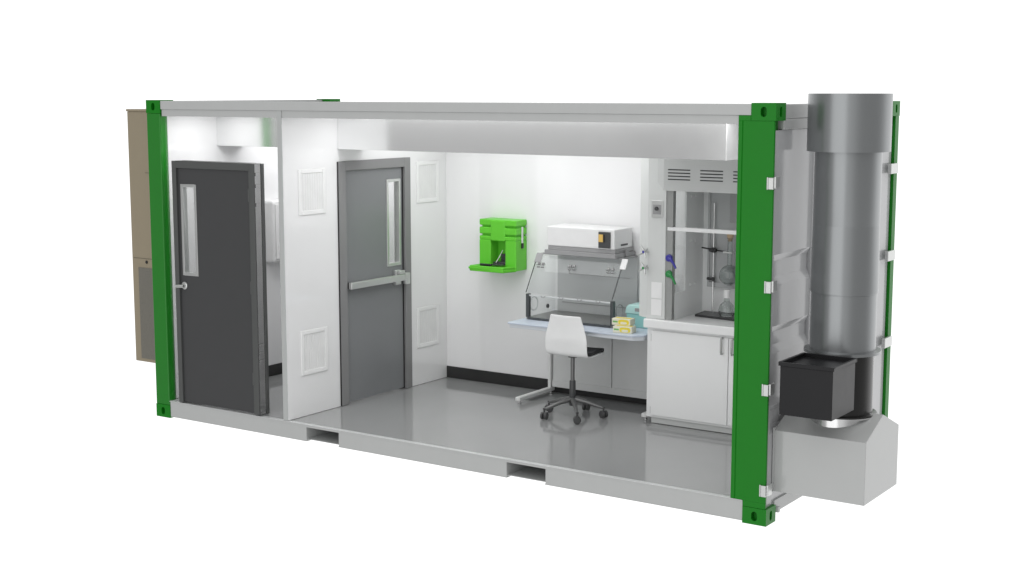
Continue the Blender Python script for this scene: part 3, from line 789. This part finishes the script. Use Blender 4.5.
# ================================================================== AIR CONDITIONER
ac = thing('air_conditioner', 'tall beige wall mounted air conditioner on the left container end', 'air conditioner', (-.27, .8, .4))
ax0, ax1, ay0, ay1, az0, az1 = -.545, -.002, .25, 1.32, .412, 2.772
MB().box(ax0, ax1, ay0, ay1, az0, az1).build('cabinet', 'beige', ac, .006)
MB().box(ax0-.006, ax1-.002, ay0-.008, ay1+.008, az1+.0005, az1+.022).build('top_cap', 'beige', ac, .004)
sg = MB().box(ax0+.085, ax1-.03, ay0-.004, ay0-.0005, .445, 1.315).build('side_grille', 'beige_mesh', ac)
b = MB().box(ax0+.02, ax1-.02, ay0-.0025, ay0-.0005, 1.40, 1.404).box(ax0+.30, ax1-.02, ay0-.0025, ay0-.0005, 2.10, 2.106).box(ax0+.22, ax1-.02, ay0-.0025, ay0-.0005, 2.205, 2.210).box(ax0+.30, ax1-.05, ay0-.0025, ay0-.0005, 2.32, 2.325)
b.build('panel_seam', 'beige_dk', ac)
b = MB()
for z in (1.16, 1.38, 1.74, 1.98, .60): b.box(ax0-.014, ax0-.0005, ay0+.02, ay0+.04, z, z+.018)
b.build('screw', 'beige_dk', ac)
b = MB().lathe((0, 0), [(.015, 0), (.015, .006), (.008, .008)], 14)
bmesh.ops.transform(b.bm, matrix=Matrix.Translation((ax0+.20, ay0-.0005, 1.37)) @ Matrix.Rotation(PI/2, 4, 'X'), verts=b.bm.verts)
b.build('lock', 'black_plas', ac)

# ================================================================== LIGHTS
def area(name, loc, sx, sy, power, rot=(0, 0, 0), col=(1, 1, 1)):
    l = bpy.data.lights.new(name, 'AREA'); l.shape = 'RECTANGLE'; l.size = sx; l.size_y = sy; l.energy = power; l.color = col
    o = bpy.data.objects.new(name, l); COL.objects.link(o); o.location = loc; o.rotation_euler = rot
    return o
# ceiling strips of the lab and of the vestibule
area('ceiling_lamp', (3.25, .36, 2.785), 2.5, .46, 10)
area('ceiling_lamp', (3.85, .655, 2.790), 3.96, .06, 10)
area('ceiling_lamp', (3.00, 1.45, 2.785), 2.2, .80, 17)
area('ceiling_lamp', (.85, .34, 2.785), .9, .40, 8)
area('ceiling_lamp', (.85, 1.56, 2.785), .9, .80, 12)
# added unseen fill lamp brightening the container front and interior
def look(o, tgt):
    o.rotation_euler = (Vector(tgt)-o.location).to_track_quat('-Z', 'Y').to_euler()

fill_lamp = area('front_fill_light', (4.6, -9.5, 2.6), 8.0, 13.0, 330); look(fill_lamp, (3.4, 1.2, 1.6))

# ------------------------------------------------------------------ world: white studio sweep, dimmed front-left and right to shape reflections and side shade
w = bpy.data.worlds.new('World'); scene.world = w; w.use_nodes = True
nt = w.node_tree; nt.nodes.clear()
out = nt.nodes.new('ShaderNodeOutputWorld'); bg = nt.nodes.new('ShaderNodeBackground')
tc = nt.nodes.new('ShaderNodeTexCoord'); dt = nt.nodes.new('ShaderNodeVectorMath'); dt.operation = 'DOT_PRODUCT'
nt.links.new(tc.outputs['Generated'], dt.inputs[0]); dt.inputs[1].default_value = (-.60, -.80, 0)
def ramp(src, a, b, lo, hi):
    r = nt.nodes.new('ShaderNodeMapRange'); r.interpolation_type = 'SMOOTHSTEP'
    for i, v in enumerate((a, b, lo, hi)): r.inputs[i+1].default_value = v
    nt.links.new(src, r.inputs[0]); return r.outputs[0]
d2_ = nt.nodes.new('ShaderNodeVectorMath'); d2_.operation = 'DOT_PRODUCT'; d2_.inputs[1].default_value = (.98, -.2, 0)
nt.links.new(tc.outputs['Generated'], d2_.inputs[0])
mu = nt.nodes.new('ShaderNodeMath'); mu.operation = 'MULTIPLY'
nt.links.new(ramp(dt.outputs['Value'], .25, .85, 1.22, .38), mu.inputs[0]); nt.links.new(ramp(d2_.outputs['Value'], .35, .95, 1, .30), mu.inputs[1])
nt.links.new(mu.outputs[0], bg.inputs['Strength']); bg.inputs[0].default_value = (1, 1, 1, 1)
nt.links.new(bg.outputs[0], out.inputs[0])

# ------------------------------------------------------------------ camera
cam = bpy.data.cameras.new('Camera'); co = bpy.data.objects.new('Camera', cam); COL.objects.link(co)
cam.sensor_width = 36; cam.lens = 36*1422.4/1024; cam.clip_end = 200; cam.clip_start = .1
co.location = (9.9026, -8.8223, 2.9546)
co.rotation_euler = (PI/2-.1372, 0, .5932)
scene.camera = co
scene.view_settings.view_transform = 'Standard'; scene.view_settings.look = 'None'
scene.view_settings.exposure = 0; scene.view_settings.gamma = 1
scene.cycles.max_bounces = 12; scene.cycles.transparent_max_bounces = 24; scene.cycles.glossy_bounces = 6; scene.cycles.transmission_bounces = 10
